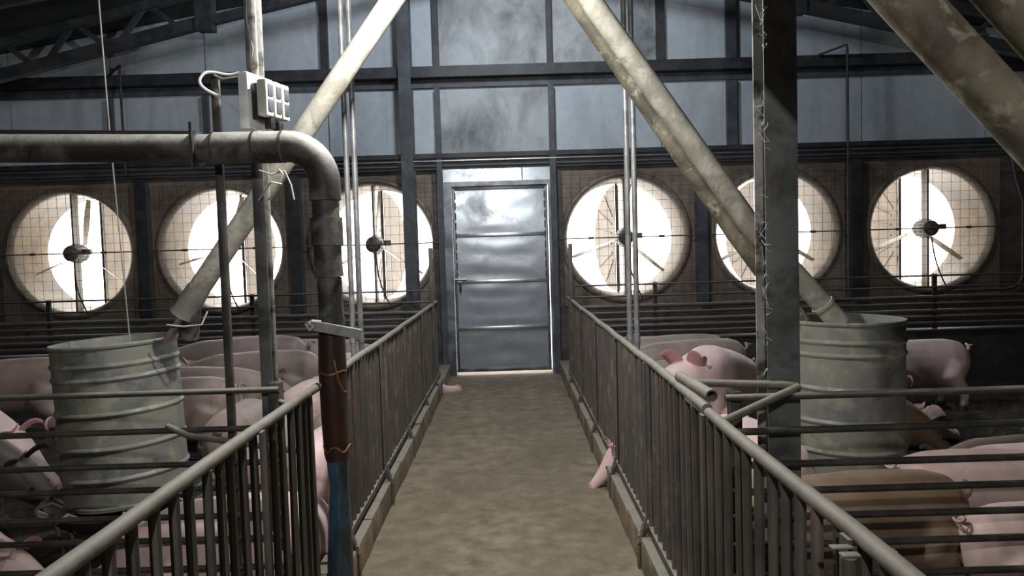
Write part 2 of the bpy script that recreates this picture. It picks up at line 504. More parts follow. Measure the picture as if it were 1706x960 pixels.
obj('conduit', MB().tube([(-8.98, 0.02, 0.11), (8.98, 0.02, 0.11)], 0.012), M['bright'], g)
obj('conduit', MB().tube([(-8.98, 0.03, 0.055), (8.98, 0.03, 0.055)], 0.009), M['rear_rod'], g)
def wallpost(x, w, z0, z1, m, label, dep=0.06):
    o = obj('wall_stud', MB().box(x - w / 2, x + w / 2, WY - dep, WY - 0.001, z0, z1), m, None, smooth=False)
    return tag(o, label, 'beam')
wallpost(-1.935, 0.08, 3.38, roof_z(-1.935), M['steel_dark'], 'dark upright stud above the girt, left of the twin poles')
wallpost(-0.725, 0.065, 3.38, roof_z(-0.725), M['steel_dark'], 'dark upright stud above the girt, over the left door jamb')
wallpost(0.51, 0.06, 3.38, roof_z(0.51), M['steel_dark'], 'dark upright stud above the girt, over the right door jamb')
wallpost(1.72, 0.085, 3.38, roof_z(1.72), M['steel_dark'], 'narrow dark upright stud above the girt, right of the dusty feed pipes')
wallpost(2.49, 0.11, 3.38, roof_z(2.49), M['steel_grey'], 'broad grey upright stud above the girt, just left of the right column')
wallpost(2.49, 0.11, 2.455, 3.16, M['steel_grey'], 'broad grey upright stud under the girt, above the fifth fan from the left')
wallpost(-4.29, 0.04, 2.455, 3.16, M['steel_grey'], 'narrow grey stud under the girt, above the leftmost fan')
wallpost(-3.25, 0.05, 2.455, 3.16, M['steel_grey'], 'narrow grey stud under the girt, above the second fan from the left')
t = thing('steel_column', 'blue-grey wall column standing in front of the third fan from the left', 'column', (-1.055, WY - 0.22, -0.05))
obj('flange', MB().box(-0.066, 0.066, 0.0, 0.012, 0, roof_z(-1.055) + 0.05), M['steel_grey'], t, smooth=False)
obj('web', MB().box(-0.004, 0.004, 0.0125, 0.187, 0, roof_z(-1.055) + 0.05), M['steel_grey'], t, smooth=False)
obj('flange', MB().box(-0.066, 0.066, 0.1875, 0.20, 0, roof_z(-1.055) + 0.05), M['steel_grey'], t, smooth=False)

# roof truss along the gable
def truss(s, label):
    t = thing('roof_truss', label, 'truss', (0, 7.5, 0))
    X = lambda d: s * d
    def zb(d):
        return 3.70 - 0.228 * (d - 2.9)
    def zt(d):
        return zb(d) + 0.30
    M_ = M['steel_dark']
    obj('bottom_chord', MB().bar((X(0.3), 0, zb(2.9) + 0.55), (X(2.9), 0, zb(2.9)), 0.08, 0.09), M_, t, smooth=False)
    obj('bottom_chord', MB().bar((X(2.9), 0, zb(2.9)), (X(8.5), 0, zb(8.5)), 0.10, 0.11), M_, t, smooth=False)
    obj('top_chord', MB().bar((X(2.9), 0, zt(2.9)), (X(8.5), 0, zt(8.5)), 0.08, 0.08), M_, t, smooth=False)
    obj('splice_plate', MB().box(min(X(2.82), X(2.98)), max(X(2.82), X(2.98)), -0.07, 0.07, zb(2.9) - 0.09, zb(2.9) + 0.42), M_, t, smooth=False)
    d = 3.15
    k = 0
    while d < 8.0:
        obj('web_bar', MB().bar((X(d), 0, zb(d)), (X(d + 0.30), 0, zt(d + 0.30)), 0.035, 0.05), M_, t, smooth=False)
        obj('web_bar', MB().bar((X(d + 0.34), 0, zt(d + 0.34)), (X(d + 0.62), 0, zb(d + 0.62)), 0.035, 0.05), M_, t, smooth=False)
        d += 0.72
    return t
truss(-1, 'dark lattice roof truss sloping down to the left above the fans')
truss(1, 'dark lattice roof truss sloping down to the right behind the large slanting pipes')

# ------------------------------------------------------------------ door
fr = structure('trim_1', None, None, 'grey steel frame around the metal door with a shiny transom strip', 'door frame')
obj('jamb', MB().box(-0.76, -0.61, WY - 0.06, WY + 0.1, -0.02, 2.13), M['door_frame'], fr, smooth=False)
obj('jamb', MB().box(0.455, 0.55, WY - 0.06, WY + 0.1, -0.02, 2.13), M['door_frame'], fr, smooth=False)
obj('jamb_upright', MB().box(-0.755, -0.695, WY - 0.09, WY - 0.061, 0, 3.16), M['steel_grey'], fr, smooth=False)
obj('jamb_upright', MB().box(0.48, 0.545, WY - 0.09, WY - 0.061, 0, 3.16), M['steel_grey'], fr, smooth=False)
obj('head', MB().box(-0.61, 0.455, WY - 0.06, WY + 0.1, 2.09, 2.14), M['door_frame'], fr, smooth=False)
obj('transom_sheet', MB().box(-0.694, 0.17, WY - 0.045, WY - 0.03, 2.14, 2.279), M['door'], fr, smooth=False)
obj('transom_sheet', MB().box(0.18, 0.479, WY - 0.045, WY - 0.03, 2.14, 2.279), M['door'], fr, smooth=False)
obj('transom_backing', MB().box(-0.76, 0.55, WY, WY + 0.1, 2.14, 2.42), M['steel_dark'], fr, smooth=False)

dr = structure('door_1', None, None, 'shiny dented galvanised sheet metal door at the end of the walkway', 'door')
dx0, dx1, dz0, dz1 = -0.606, 0.446, 0.035, 2.089
def wavy(x0, x1, z0, z1, y, amp, seed, nx=36, nz=22, sc=2.5):
    vs, fs = [], []
    for j in range(nz + 1):
        for i in range(nx + 1):
            u, v = i / nx, j / nz
            x, z = x0 + (x1 - x0) * u, z0 + (z1 - z0) * v
            e = min(u, 1 - u, v, 1 - v) * 6
            k = min(1, e)
            d = amp * k * (noise.noise(Vector((x * sc * 0.7, z * sc * 2.4, seed))) + 0.12 * noise.noise(Vector((x * 5, z * 8, seed + 5))))
            vs.append((x, y + d, z))
    for j in range(nz):
        for i in range(nx):
            a = j * (nx + 1) + i
            fs.append((a, a + 1, a + nx + 2, a + nx + 1))
    n = len(vs)
    vs += [(x, y + 0.02, z) for x, _, z in vs]
    fs += [tuple(n + q for q in reversed(f)) for f in fs]
    return MB().add(vs, fs)
rz = [dz0, 0.52, 1.039, 1.552, dz1]
for i in range(4):
    obj('door_panel', wavy(dx0 + 0.03, dx1 - 0.03, rz[i] + 0.02, rz[i + 1] - 0.02, WY - 0.005, 0.007 if i < 2 else 0.005, 3.1 * i), M['door'], dr)
for i, z in enumerate(rz):
    zz = min(max(z, dz0 + 0.02), dz1 - 0.02)
    obj('door_rail', MB().bbox(dx0 + 0.03, dx1 - 0.03, WY - 0.03, WY + 0.03, zz - 0.02, zz + 0.02), M['bright'] if 0 < i < 4 else M['door_frame'], dr)
for x in (dx0, dx1 - 0.03):
    obj('door_stile', MB().bbox(x, x + 0.03, WY - 0.03, WY + 0.03, dz0, dz1), M['door_frame'], dr)
lt = obj('latch', MB().tube([(-0.60, WY - 0.05, 1.07), (-0.47, WY - 0.05, 1.07)], 0.012).box(-0.57, -0.53, WY - 0.045, WY - 0.03, 1.04, 1.10), M['bright'], dr)
obj('hasp', MB().bbox(-0.555, -0.53, WY - 0.05, WY - 0.03, 0.93, 1.02, 0.004), M['steel_dark'], lt)
# folded-over sheet tabs along the edge of the upper panels (scalloped trim)
for x in (dx0 + 0.034, dx1 - 0.034):
    mb = MB()
    for k in range(9):
        z = 1.07 + k * 0.11
        mb.box(x - 0.007, x + 0.007, WY - 0.034, WY - 0.0305, z, z + 0.075)
    o = obj('scalloped_edge', mb, M['steel_dark'], dr, smooth=False)
    o['kind'] = 'stuff'

# ------------------------------------------------------------------ exhaust fans
RF = 0.645
def fan_meshes():
    D = {}
    n = 64
    # square plate with round hole running into a rolled bell mouth and the tube behind
    def plate(hwl, hwr):
        vs, fs = [], []
        prof = [(0.735, 0.0), (0.715, -0.028), (0.69, -0.034), (0.668, -0.015), (0.652, 0.03)]
        for k in range(n):
            a = 2 * PI * (k + 0.5) / n
            c, s = math.cos(a), math.sin(a)
            hw = hwr if c > 0 else hwl
            tt = min(hw / abs(c) if abs(c) > 1e-6 else 9, 0.75 / abs(s) if abs(s) > 1e-6 else 9)
            x, z = c * tt, s * tt
            # the two samples next to each corner share it, so that the plate stays square
            ca = math.atan2(0.75, hw)
            da = abs(abs(a if a < PI else 2 * PI - a) - (ca if c > 0 else PI - ca))
            if da < PI / n + 1e-6:
                x, z = math.copysign(hw, c), math.copysign(0.75, s)
            r0 = 0.735
            # flatten circle against narrow sides
            vs.append((x, 0.0, z))
            for r, h in prof:
                xx = max(-hwl + 0.004, min(hwr - 0.004, c * r))
                vs.append((xx, h, s * r))
        m_ = 1 + len(prof)
        for k in range(n):
            k2 = (k + 1) % n
            for i in range(m_ - 1):
                fs.append((k * m_ + i, k * m_ + i + 1, k2 * m_ + i + 1, k2 * m_ + i))
        # corners
        mb = MB().add(vs, fs)
        for sx, hw in ((-1, hwl), (1, hwr)):
            for sz in (-1, 1):
                pass
        return mb
    D['plate'] = plate
    D['tube'] = MB().lathe([(0.652, 0.03), (RF, 0.08), (RF, 0.64), (RF + 0.03, 0.64), (RF + 0.03, 0.06)], n, 'Y', closed=True).mesh('fan_tube')
    g = MB()
    for k in range(-7, 8):
        q = k * 0.1
        g.bar((q, -0.045, -0.72), (q, -0.045, 0.72), 0.003, 0.003)
        g.bar((-0.72, -0.049, q), (0.72, -0.049, q), 0.003, 0.003)
    D['guard'] = g.mesh('wire_guard', False)
    D['tie'] = MB().tube([(-0.74, -0.056, 0), (0.74, -0.056, 0)], 0.007, 8).tube([(-0.42, -0.056, 0), (-0.36, -0.056, 0)], 0.014, 8).tube([(0.36, -0.056, 0), (0.42, -0.056, 0)], 0.014, 8).mesh('tie_rod')
    D['strut'] = MB().box(-0.011, 0.011, 0.05, 0.17, 0.08, RF + 0.002).mesh('strut', False)
    D['strut2'] = MB().box(-0.011, 0.011, 0.05, 0.17, -RF - 0.002, -0.08).mesh('strut', False)
    mt = MB().lathe([(0.0, -0.035), (0.055, -0.035), (0.085, -0.015), (0.095, 0.03), (0.095, 0.2), (0.075, 0.25), (0.04, 0.30), (0.0, 0.30)], 28, 'Y')
    for k in range(14):
        a = 2 * PI * k / 14
        mt.bar((0.098 * math.cos(a), 0.04, 0.098 * math.sin(a)), (0.098 * math.cos(a), 0.19, 0.098 * math.sin(a)), 0.006, 0.012, (math.cos(a), 0, math.sin(a)))
    D['motor'] = mt.mesh('motor')
    D['motor_cap'] = MB().lathe([(0.0, -0.045), (0.05, -0.043), (0.055, -0.036), (0.0, -0.036)], 24, 'Y').mesh('motor_cap')
    D['terminal_box'] = MB().bbox(0.105, 0.19, 0.02, 0.09, -0.015, 0.045, 0.006).mesh('terminal_box')
    b = MB()
    vs, fs = [], []
    ns = 10
    for i in range(ns + 1):
        r = 0.09 + i * 0.052
        ch = 0.022 + 0.030 * math.sin(PI * (0.15 + 0.75 * i / ns))
        an = R(78 - 10 * i / ns)
        for k, u in enumerate((-1, 0, 1)):
            vs.append((u * ch * math.cos(an), 0.25 + u * ch * math.sin(an) * 0.7, r))
    for i in range(ns):
        for k in range(2):
            fs.append((3 * i + k, 3 * i + k + 1, 3 * i + k + 4, 3 * i + k + 3))
    nn = len(vs)
    vs += [(x + 0.004, y, z) for x, y, z in vs]
    fs += [tuple(nn + q for q in reversed(f)) for f in fs]
    D['blade'] = MB().add(vs, fs).mesh('fan_blade')
    D['axis'] = MB().box(-0.014, 0.014, 0.65, 0.675, -RF - 0.01, RF + 0.01).mesh('damper_axis', False)
    def leafmesh():
        pts = [(0.016, 0)]
        k = 24
        outer = [(RF * 0.98 * math.cos(a), RF * 0.98 * math.sin(a)) for a in [(-PI / 2 + PI * i / k) for i in range(k + 1)]]
        outer = [(max(0.016, x), z) for x, z in outer]
        mb = MB().prism(outer, -0.004, 0.004)
        for ang in (-60, -35, -12, 12, 35, 60):
            a = R(ang)
            mb.bar((0.05 + 0.06 * math.cos(a), 0.008, 0.2 * math.sin(a) * 1.5), (0.60 * math.cos(a), 0.008, 0.60 * math.sin(a)), 0.02, 0.008, (0, 1, 0))
        return mb
    D['leaf'] = leafmesh().mesh('damper_leaf', False)
    return D
FD = fan_meshes()
fan_labels = ['exhaust fan at the far left, its dark motor seen side-on', 'second exhaust fan from the left, crossed by the slanting feed pipe above the left drum',
              'third exhaust fan from the left, behind the blue-grey wall column just left of the door', 'exhaust fan just right of the door, behind the twin grey poles',
              'exhaust fan half hidden behind the broad steel column on the right', 'exhaust fan at the far right with a pale dusty motor']
for i, fx in enumerate(FAN_X):
    t = thing('exhaust_fan', fan_labels[i], 'fan', (fx, WY, FAN_Z), group='round exhaust fans in the end wall')
    hl = FH * (0.9 if i == 3 else 1.0) if i != 3 else FH * 0.9
    hr = FH * 0.865 if i == 2 else FH
    obj('housing_plate', FD['plate'](hl, hr), M['fan_panel'], t)
    obj('fan_tube', FD['tube'], M['fan_tube'], t)
    o = obj('wire_guard', FD['guard'], M['wire'], t)
    o['kind'] = 'stuff'
    obj('tie_rod', FD['tie'], M['wire'], t)
    obj('strut', FD['strut'], M['leaf'], t)
    obj('strut', FD['strut2'], M['leaf'], t)
    mo = obj('motor', FD['motor'], M['leaf'] if i == 5 else M['motor'], t)
    obj('motor_cap', FD['motor_cap'], M['motor'], mo)
    obj('terminal_box', FD['terminal_box'], M['motor'], mo)
    ph = (8, 15, 4, 10, 2, 6)[i]
    for k in range(3):
        b = obj('fan_blade', FD['blade'], M['blade'], t)
        b.rotation_euler = (0, R(120 * k + ph), 0)
    obj('damper_axis', FD['axis'], M['motor'], t)
    for s, a in ((1, -74), (-1, -106)):
        l = obj('damper_leaf', FD['leaf'], M['leaf'], t, loc=(s * 0.016, 0.665, 0))
        l.rotation_euler = (0, 0, R(-a))
    cb = MB().tube(smooth_path([(0.02, 0.02, -0.10), (0.03, 0.0, -0.25), (0.06, -0.02, -0.42), (0.12, -0.03, -0.58), (0.17, -0.03, -0.68)], 1), 0.008, 8)
    obj('motor_cable', cb, M['black_plastic'], t)

# dark steel uprights on the wall between neighbouring fans
for x, lab in ((-4.0, 'dark wall post between the first and second fan from the left'), (-2.33, 'dark wall post between the second and third fan from the left'),
               (2.14, 'grey wall post right of the fan next to the door'), (3.84, 'dark wall post left of the fan at the far right')):
    t = thing('wall_post', lab, 'post', (x, WY - 0.075, 0.74))
    obj('channel', MB().box(-0.055, 0.055, 0.0, 0.03, 0, 1.525), M['steel_dark'] if x != 2.14 else M['steel_grey'], t, smooth=False)
    obj('bright_edge', MB().box(0.056, 0.07, 0.01, 0.03, 0.02, 1.50), M['rear_rod'], t, smooth=False)
# conduits at the far right
t = thing('conduit_run', 'pale bent conduits running down beside the fan at the far right', 'pipe', (5.55, WY - 0.06, 0))
obj('conduit', MB().tube([(0.0, 0, 2.24), (0.04, 0, 2.0), (0.12, 0, 1.75), (0.12, 0, 0.93), (0.10, 0, 0.86), (0.02, 0, 0.80), (-0.1, 0, 0.785), (-0.65, 0, 0.785)], 0.016, 10), M['rear_rod'], t)
obj('conduit', MB().tube([(0.12, 0, 2.2), (0.17, 0, 1.9), (0.19, 0, 1.6), (0.19, 0, 0.75)], 0.014, 10), M['rear_rod'], t)
# hooked drop rods in front of the end wall
for x, z0, lab in ((-3.989, 2.30, 'thin dark drop rod hooked over the girt above the leftmost fan'), (3.60, 0.45, 'thin dark drop rod hooked over the girt left of the far right fan')):
    o = obj('drop_rod', MB().tube([(x - 0.22, 8.14, 3.365), (x, 7.95, 3.42), (x, 7.94, 3.38), (x, 7.94, z0)], 0.014, 8), M['steel_dark'])
    tag(o, lab, 'rod')

# ------------------------------------------------------------------ pen rear walls and rails
for s, (x0, x1), fl, lab in ((-1, (-8.98, -0.80), PFL, 'left'), (1, (0.66, 8.98), PFR, 'right')):
    t = structure('wall_pen_' + lab, MB().box(x0, x1, 7.5, 7.62, -0.3, 0.44), M['low_wall'], 'low dark wall closing the %s pen under the fans' % lab, 'wall')
    obj('capping', MB().bbox(x0, x1, 7.47, 7.63, 0.4405, 0.46, 0.004), M['rear_rod'], t)
    t = thing('rear_rail_fence', 'dark horizontal pipe rails under the fans at the back of the %s pen' % lab, 'fence', ((x0 + x1) / 2, 7.55, 0.46))
    h = (x1 - x0) / 2
    for z, r in ((0.995, 0.010), (0.88, 0.010), (0.775, 0.022), (0.71, 0.014), (0.635, 0.022), (0.575, 0.018), (0.515, 0.014)):
        obj('rail', MB().tube([(-h, 0, z - 0.46), (h, 0, z - 0.46)], r, 10), M['rear_rod'], t)
    for px in ((-7, -4.65, -2.6, -1.0) if s < 0 else (1.47, 4.3, 6.5)):
        obj('post', MB().box(px - (x0 + x1) / 2 - 0.02, px - (x0 + x1) / 2 + 0.02, 0.01, 0.04, 0, 0.55), M['steel_dark'], t, smooth=False)

# ------------------------------------------------------------------ curbs
FXL, FXR = -0.73, 0.578     # fence planes
for s, x0, x1, lab in ((-1, -0.80, -0.675, 'left'), (1, 0.525, 0.655, 'right')):
    c = structure('curb_' + lab, None, None, 'low concrete curb under the %s walkway fence' % lab, 'curb')
    y = 0.6
    k = 0
    while y < 7.6:
        ln = 0.96
        obj('curb_block', MB().bbox(x0 + random.uniform(-0.004, 0.004), x1 + random.uniform(-0.004, 0.004), y + 0.006, y + ln - 0.006, -0.12, 0.135 + random.uniform(-0.006, 0.008), 0.008), M['curb'], c)
        y += ln
        k += 1

# ------------------------------------------------------------------ walkway fences
bar_mesh = {}
def barmesh(h, r):
    key = (round(h, 3), r)
    if key not in bar_mesh:
        bar_mesh[key] = MB().tube([(0, 0, 0), (0, 0, h)], r, 8).mesh('bar')
    return bar_mesh[key]
def walkway_fence(label, x, y0, y1, z0, z1, m, posts, side, rail_y0, rail_y1, spacing=0.0855, wob=0.004, rail_r=0.0165):
    t = thing('walkway_fence', label, 'fence', (x, (y0 + y1) / 2, 0.14))
    cy = (y0 + y1) / 2
    n = int((rail_y1 - rail_y0) / 0.25) + 2
    pts = [(random.uniform(-wob, wob), rail_y0 + (rail_y1 - rail_y0) * i / (n - 1) - cy, z1 - 0.14 + (0 if i in (0, n - 1) else random.uniform(-wob, wob) * 0.7)) for i in range(n)]
    obj('top_rail', MB().tube(pts, rail_r, 14), M['rail'], t)
    obj('bottom_rail', MB().bar((0, y0 - cy, z0 - 0.14), (0, y1 - cy, z0 - 0.14), 0.035, 0.03), M['fence'], t, smooth=False)
    y = y0 + 0.03
    h = z1 - rail_r * 0.6 - z0
    me = barmesh(h, 0.0125)
    while y < y1 - 0.01:
        b = obj('bar', me, m, t, loc=(random.uniform(-0.003, 0.003), y - cy, z0 - 0.14))
        b.rotation_euler = (random.uniform(-0.006, 0.006), random.uniform(-0.006, 0.006), 0)
        y += spacing
    for py in posts:
        pm = MB().bar((side * 0.020, py - cy, z1 - 0.143), (side * 0.020, py - cy, z0 - 0.08), 0.034, 0.008, (1, 0, 0))
        pm.bar((side * 0.020, py - cy, z0 - 0.08), (side * 0.061, py - cy, -0.035), 0.034, 0.008, (1, 0, 0)).bar((side * 0.061, py - cy, -0.03), (side * 0.061, py - cy, -0.136), 0.034, 0.008, (1, 0, 0))
        obj('post', pm, m, t, smooth=False)
        obj('foot_brace', MB().bar((0.0, py - cy, z0 - 0.13), (side * 0.055, py - cy, -0.01), 0.012, 0.02), M['fence'], t, smooth=False)
    return t
walkway_fence('barred walkway fence on the left, nearest the camera, before the thick pipe', FXL, 0.35, 2.74, 0.17, 0.885, M['fence'], (1.1, 2.1), 1, 0.35, 2.78)
walkway_fence('long barred walkway fence on the left, running from the thick pipe to the door', FXL, 2.95, 7.0, 0.17, 0.885, M['fence_far'], (3.12, 4.07, 5.0, 6.03, 6.9), 1, 2.93, 7.02)
walkway_fence('short last fence piece on the left beside the door', FXL, 7.08, 7.46, 0.17, 0.885, M['fence_far'], (), 1, 7.06, 7.46)
walkway_fence('barred walkway fence on the right, nearest the camera, in front of the broad column', FXR, 0.35, 2.36, 0.17, 0.872, M['fence'], (1.25, 2.2), -1, 0.35, 2.42)
walkway_fence('long barred walkway fence on the right, running from the pen divider to the door', FXR, 2.42, 7.0, 0.17, 0.885, M['fence_far'], (3.15, 4.06, 5.0, 6.0, 6.9), -1, 2.2, 7.02)
walkway_fence('short last fence piece on the right beside the door', FXR, 7.08, 7.46, 0.17, 0.885, M['fence_far'], (), -1, 7.06, 7.46)
for x, lab in ((FXL, 'thin dark upright post rising above the left walkway fence near the door'), (FXR, 'thin dark upright post rising above the right walkway fence near the door')):
    o = obj('gate_post', MB().bbox(x - 0.018, x + 0.018, 7.022, 7.055, 0.136, 1.42, 0.004), M['fence'])
    tag(o, lab, 'post')
# chunky rail end cap and bolted plates at the near end of the right rail
t = thing('rail_bracket', 'rusty bracket with pale bent tabs clasping the near end of the right top rail', 'bracket', (FXR, 1.20, 0.866))
obj('sleeve', MB().tube([(-0.038, 0.0, -0.20), (-0.038, 0.0, -0.012)], 0.0125, 14), M['fence'], t)
obj('tab', MB().bbox(-0.05, -0.019, -0.006, 0.012, -0.011, -0.007, 0.0015), M['rail'], t)
obj('tab', MB().bbox(0.018, 0.042, -0.004, 0.014, -0.008, -0.004, 0.0015), M['rail'], t)
obj('tab', MB().bbox(-0.056, -0.019, 0.02, 0.036, -0.008, -0.004, 0.0015), M['rail'], t)

# ------------------------------------------------------------------ cross fences between pens
def rails(label, x0, x1, y, zs, posts, m, r=0.012):
    t = thing('pen_divider', label, 'fence', ((x0 + x1) / 2, y, 0))
    cx = (x0 + x1) / 2
    for z in zs:
        m = M['fence'] if z == zs[0] else M['fence_dark']
        obj('rail', MB().tube([(x0 - cx, 0, z), ((x0 + x1) / 2 - cx, 0, z + random.uniform(-0.006, 0.006)), (x1 - cx, 0, z)], r, 10), m, t)
    for px, w, h, fl in posts:
        obj('post', MB().bbox(px - cx - w / 2, px - cx + w / 2, 0.013, 0.013 + w, fl, h, 0.003), m, t)
    return t
rails('dark horizontal rails dividing the left pens in front of the drum', -5.2, -0.93, 2.97, (0.846, 0.694, 0.556, 0.456, 0.342, 0.247, 0.13), ((-0.955, 0.05, 0.87, PFL), (-3.2, 0.04, 0.86, PFL)), M['fence'])
rails('dark horizontal rails dividing the right pens in front of the drum', 0.70, 5.2, 2.45, (0.864, 0.75, 0.638, 0.548, 0.462, 0.366, 0.26), ((0.74, 0.04, 0.88, PFR), (3.0, 0.04, 0.87, PFR)), M['fence'])
# loose link rails
def rod(name, label, cat, pts, r, m, n=12):
    return tag(obj(name, MB().tube(pts, r, n), m), label, cat)
rod('brace_rail', 'dusty brace rail slanting from the right fence up to the broad column', 'rail', [(0.60, 2.16, 0.85), (0.80, 2.36, 0.865), (0.93, 2.42, 0.90)], 0.013, M['rail'])
rod('brace_rail', 'dusty level rail from the right fence to the broad column, above the slanting brace', 'rail', [(0.585, 2.53, 0.905), (0.95, 2.478, 0.895)], 0.013, M['rail'])
o = tag(obj('spare_pipe', MB().pipe([(0.585, 2.60, 0.915), (0.605, 2.26, 0.912)], 0.019, 0.014), M['rail']), 'short open-ended pipe lying on the right top rail joint', 'pipe')
rod('brace_rail', 'dark brace rail slanting from the left divider to the walkway fence', 'rail', [(-1.36, 2.93, 0.72), (-1.25, 2.85, 0.70), (-0.76, 2.72, 0.655)], 0.012, M['rail'])
rod('link_rail', 'short rail joining the left divider post to the walkway fence', 'rail', [(-0.92, 2.95, 0.80), (-0.76, 2.74, 0.80)], 0.011, M['fence'])

# ------------------------------------------------------------------ steel columns
def hcolumn(name, label, x0, x1, y0, d, z0, z1, m1, m2, tk=0.008):
    t = thing(name, label, 'column', ((x0 + x1) / 2, y0, z0))
    w = (x1 - x0) / 2
    obj('front_flange', MB().bbox(-w, w, 0, tk, 0, z1 - z0, 0.002), m1, t)
    obj('web', MB().box(-0.004, 0.004, tk, d - tk, 0, z1 - z0), m1, t, smooth=False)
    obj('back_flange', MB().bbox(-w, w, d - tk, d, 0, z1 - z0, 0.002), m2, t)
    return t
hcolumn('steel_column', 'broad dark steel H-column standing in the right pen beside the drum', 0.858, 0.968, 2.50, 0.115, PFR, roof_z(0.9) - 0.02, M['column_dark'], M['column_dust'])
t = hcolumn('steel_column', 'narrow steel column in the left pen carrying the power sockets', -1.02, -0.972, 3.03, 0.075, PFL, roof_z(-1) - 0.02, M['column_dark'], M['column_dust'])
obj('dusty_strip', MB().bbox(-0.004, 0.026, -0.014, -0.001, 1.93, roof_z(-1) + 0.02, 0.003), M['column_dust'], t)
# cobwebs caught on the edge of the right column and twine on the left one
mb = MB()
for k in range(34):
    z = random.uniform(0.9, 2.15)
    a = Vector((0.855, 2.499, z))
    mb.tube([a, a + Vector((random.uniform(-0.012, 0.02), -0.004, random.uniform(-0.02, 0.02))), a + Vector((random.uniform(-0.02, 0.03), random.uniform(-0.004, 0.05), random.uniform(-0.05, 0.05)))], [0.0016, 0.0012, 0.0006], 5)
cw = obj('cobweb', mb, M['cable'], None)
cw['kind'] = 'stuff'
tag(cw, 'dusty cobweb strands on the edge of the broad column', 'cobweb')
tag(obj('twine', MB().tube([(-0.985, 3.02, 1.72), (-0.93, 3.0, 1.70), (-0.88, 3.01, 1.715), (-0.86, 3.02, 1.66), (-0.85, 3.02, 1.60)], 0.004, 6)
    .tube([(-0.95, 3.01, 1.60), (-0.91, 3.0, 1.64), (-0.885, 3.0, 1.70), (-0.90, 3.0, 1.72)], 0.004, 6).tube([(-0.99, 3.015, 1.60), (-0.93, 2.99, 1.67), (-0.89, 3.0, 1.66)], 0.004, 6), M['cable']),
    'frayed pale twine knotted round the narrow column below the thick pipe', 'twine')
# thin upright rod in the left pen
tag(obj('upright_rod', MB().bbox(-1.152, -1.122, 2.995, 3.02, PFL, 2.09, 0.003), M['fence_dark']), 'thin dark upright bar left of the socket column, behind the thick pipe', 'post')
tag(obj('hook', MB().tube([(-1.137, 3.0, 2.092), (-1.10, 2.99, 2.075), (-1.04, 3.0, 2.085)], 0.006, 8), M['fence']), 'small bent hook on top of the thin bar beside the sockets', 'hook')

# twin galvanised poles
for x, lab in ((-0.888, 'left pole of the galvanised pair on the left, behind the thick pipe elbow'), (-0.843, 'right pole of the galvanised pair on the left, behind the thick pipe elbow'),
               (0.668, 'left pole of the galvanised pair on the right, behind the dusty feed pipes'), (0.707, 'right pole of the galvanised pair on the right, behind the dusty feed pipes')):
    z0 = PFL if x < 0 else PFR
    t = thing('galvanised_pole', lab, 'pole', (x, 4.2, z0))
    obj('pole', MB().tube([(0.0, 0, 0), (0.004, 0, 2), (0, 0, roof_z(x) - z0 - 0.01)], 0.0155, 14), M['galv_pole'], t)
    obj('coupling', MB().tube([(0.001, 0, 0.93), (0.001, 0, 0.98)], 0.019, 14), M['galv_pole'], t)

# ------------------------------------------------------------------ thick pipe with elbow on the left
t = thing('thick_pipe', 'thick grimy pipe coming from the left and bending down beside the walkway', 'pipe', (-0.685, 2.85, 0.0))
r = 0.057
hz = 1.787
def seg(name, pts, rr, m, n=24):
    return obj(name, MB().tube(pts, rr, n), m, t)
seg('horizontal_pipe', [(-2.6, 0, 1.845), (-1.8, 0, 1.827), (-0.40, 0, hz)], r - 0.004, M['pvc'])
seg('coupling', [(-0.405, 0, hz), (-0.40, 0, hz), (-0.145, 0, hz - 0.002)], r + 0.003, M['pvc'])
el = []
for k in range(11):
    a = PI / 2 * k / 10
    el.append((-0.14 + 0.14 * math.sin(a), 0, hz - 0.14 + 0.14 * math.cos(a)))
seg('elbow', [(-0.15, 0, hz)] + el + [(0.0, 0, 1.58)], r + 0.002, M['pvc'])
seg('socket', [(0, 0, 1.58), (0, 0, 1.515)], r - 0.006, M['pvc_dark'])
seg('socket', [(0, 0, 1.515), (0, 0, 1.41)], r + 0.004, M['pvc_dark'])
seg('socket', [(0, 0, 1.41), (0, 0, 1.36), (0.004, 0, 1.29)], r - 0.004, M['pvc_dark'])
seg('socket', [(0.002, 0, 1.29), (0.004, 0, 1.205), (0.004, 0, 1.14)], r - 0.010, M['pvc_dark'])
seg('socket', [(0.003, 0, 1.14), (0.002, 0, 1.11)], r - 0.006, M['pvc_dark'])
seg('red_sleeve', [(0.003, 0, 1.11), (0.001, 0, 0.95), (0, 0, 0.75), (0.003, 0, 0.62), (0.005, 0, 0.59)], [r - 0.008, r - 0.004, r - 0.008, r - 0.010, r - 0.014], M['red_pipe'])
seg('blue_sleeve', [(0.005, 0, 0.59), (0.007, 0, 0.50), (0.004, 0, 0.32), (0.0, 0, 0.15), (-0.002, 0, 0.002)], [r - 0.016, r - 0.020, r - 0.012, r - 0.006, r], M['blue_pipe'])
obj('pipe_clamp', MB().pipe([(-0.475, 0, hz + 0.002), (-0.462, 0, hz + 0.002)], r + 0.010, r - 0.006).box(-0.474, -0.463, -0.068, -0.06, hz - 0.08, hz + 0.09), M['steel_dark'], t)
obj('cable_strip', MB().tube([(-2.6, 0.02, 1.915), (-1.7, 0.02, 1.893), (-1.0, 0.02, 1.868), (-0.47, 0.02, 1.85)], 0.008, 8), M['black_plastic'], t)
for x, rr in ((-0.405, 0.062), (-0.255, 0.0615), (-0.148, 0.062)):
    obj('joint_ring', MB().tube([(x - 0.004, 0, hz), (x + 0.004, 0, hz)], rr, 24), M['pvc_dark'], t)
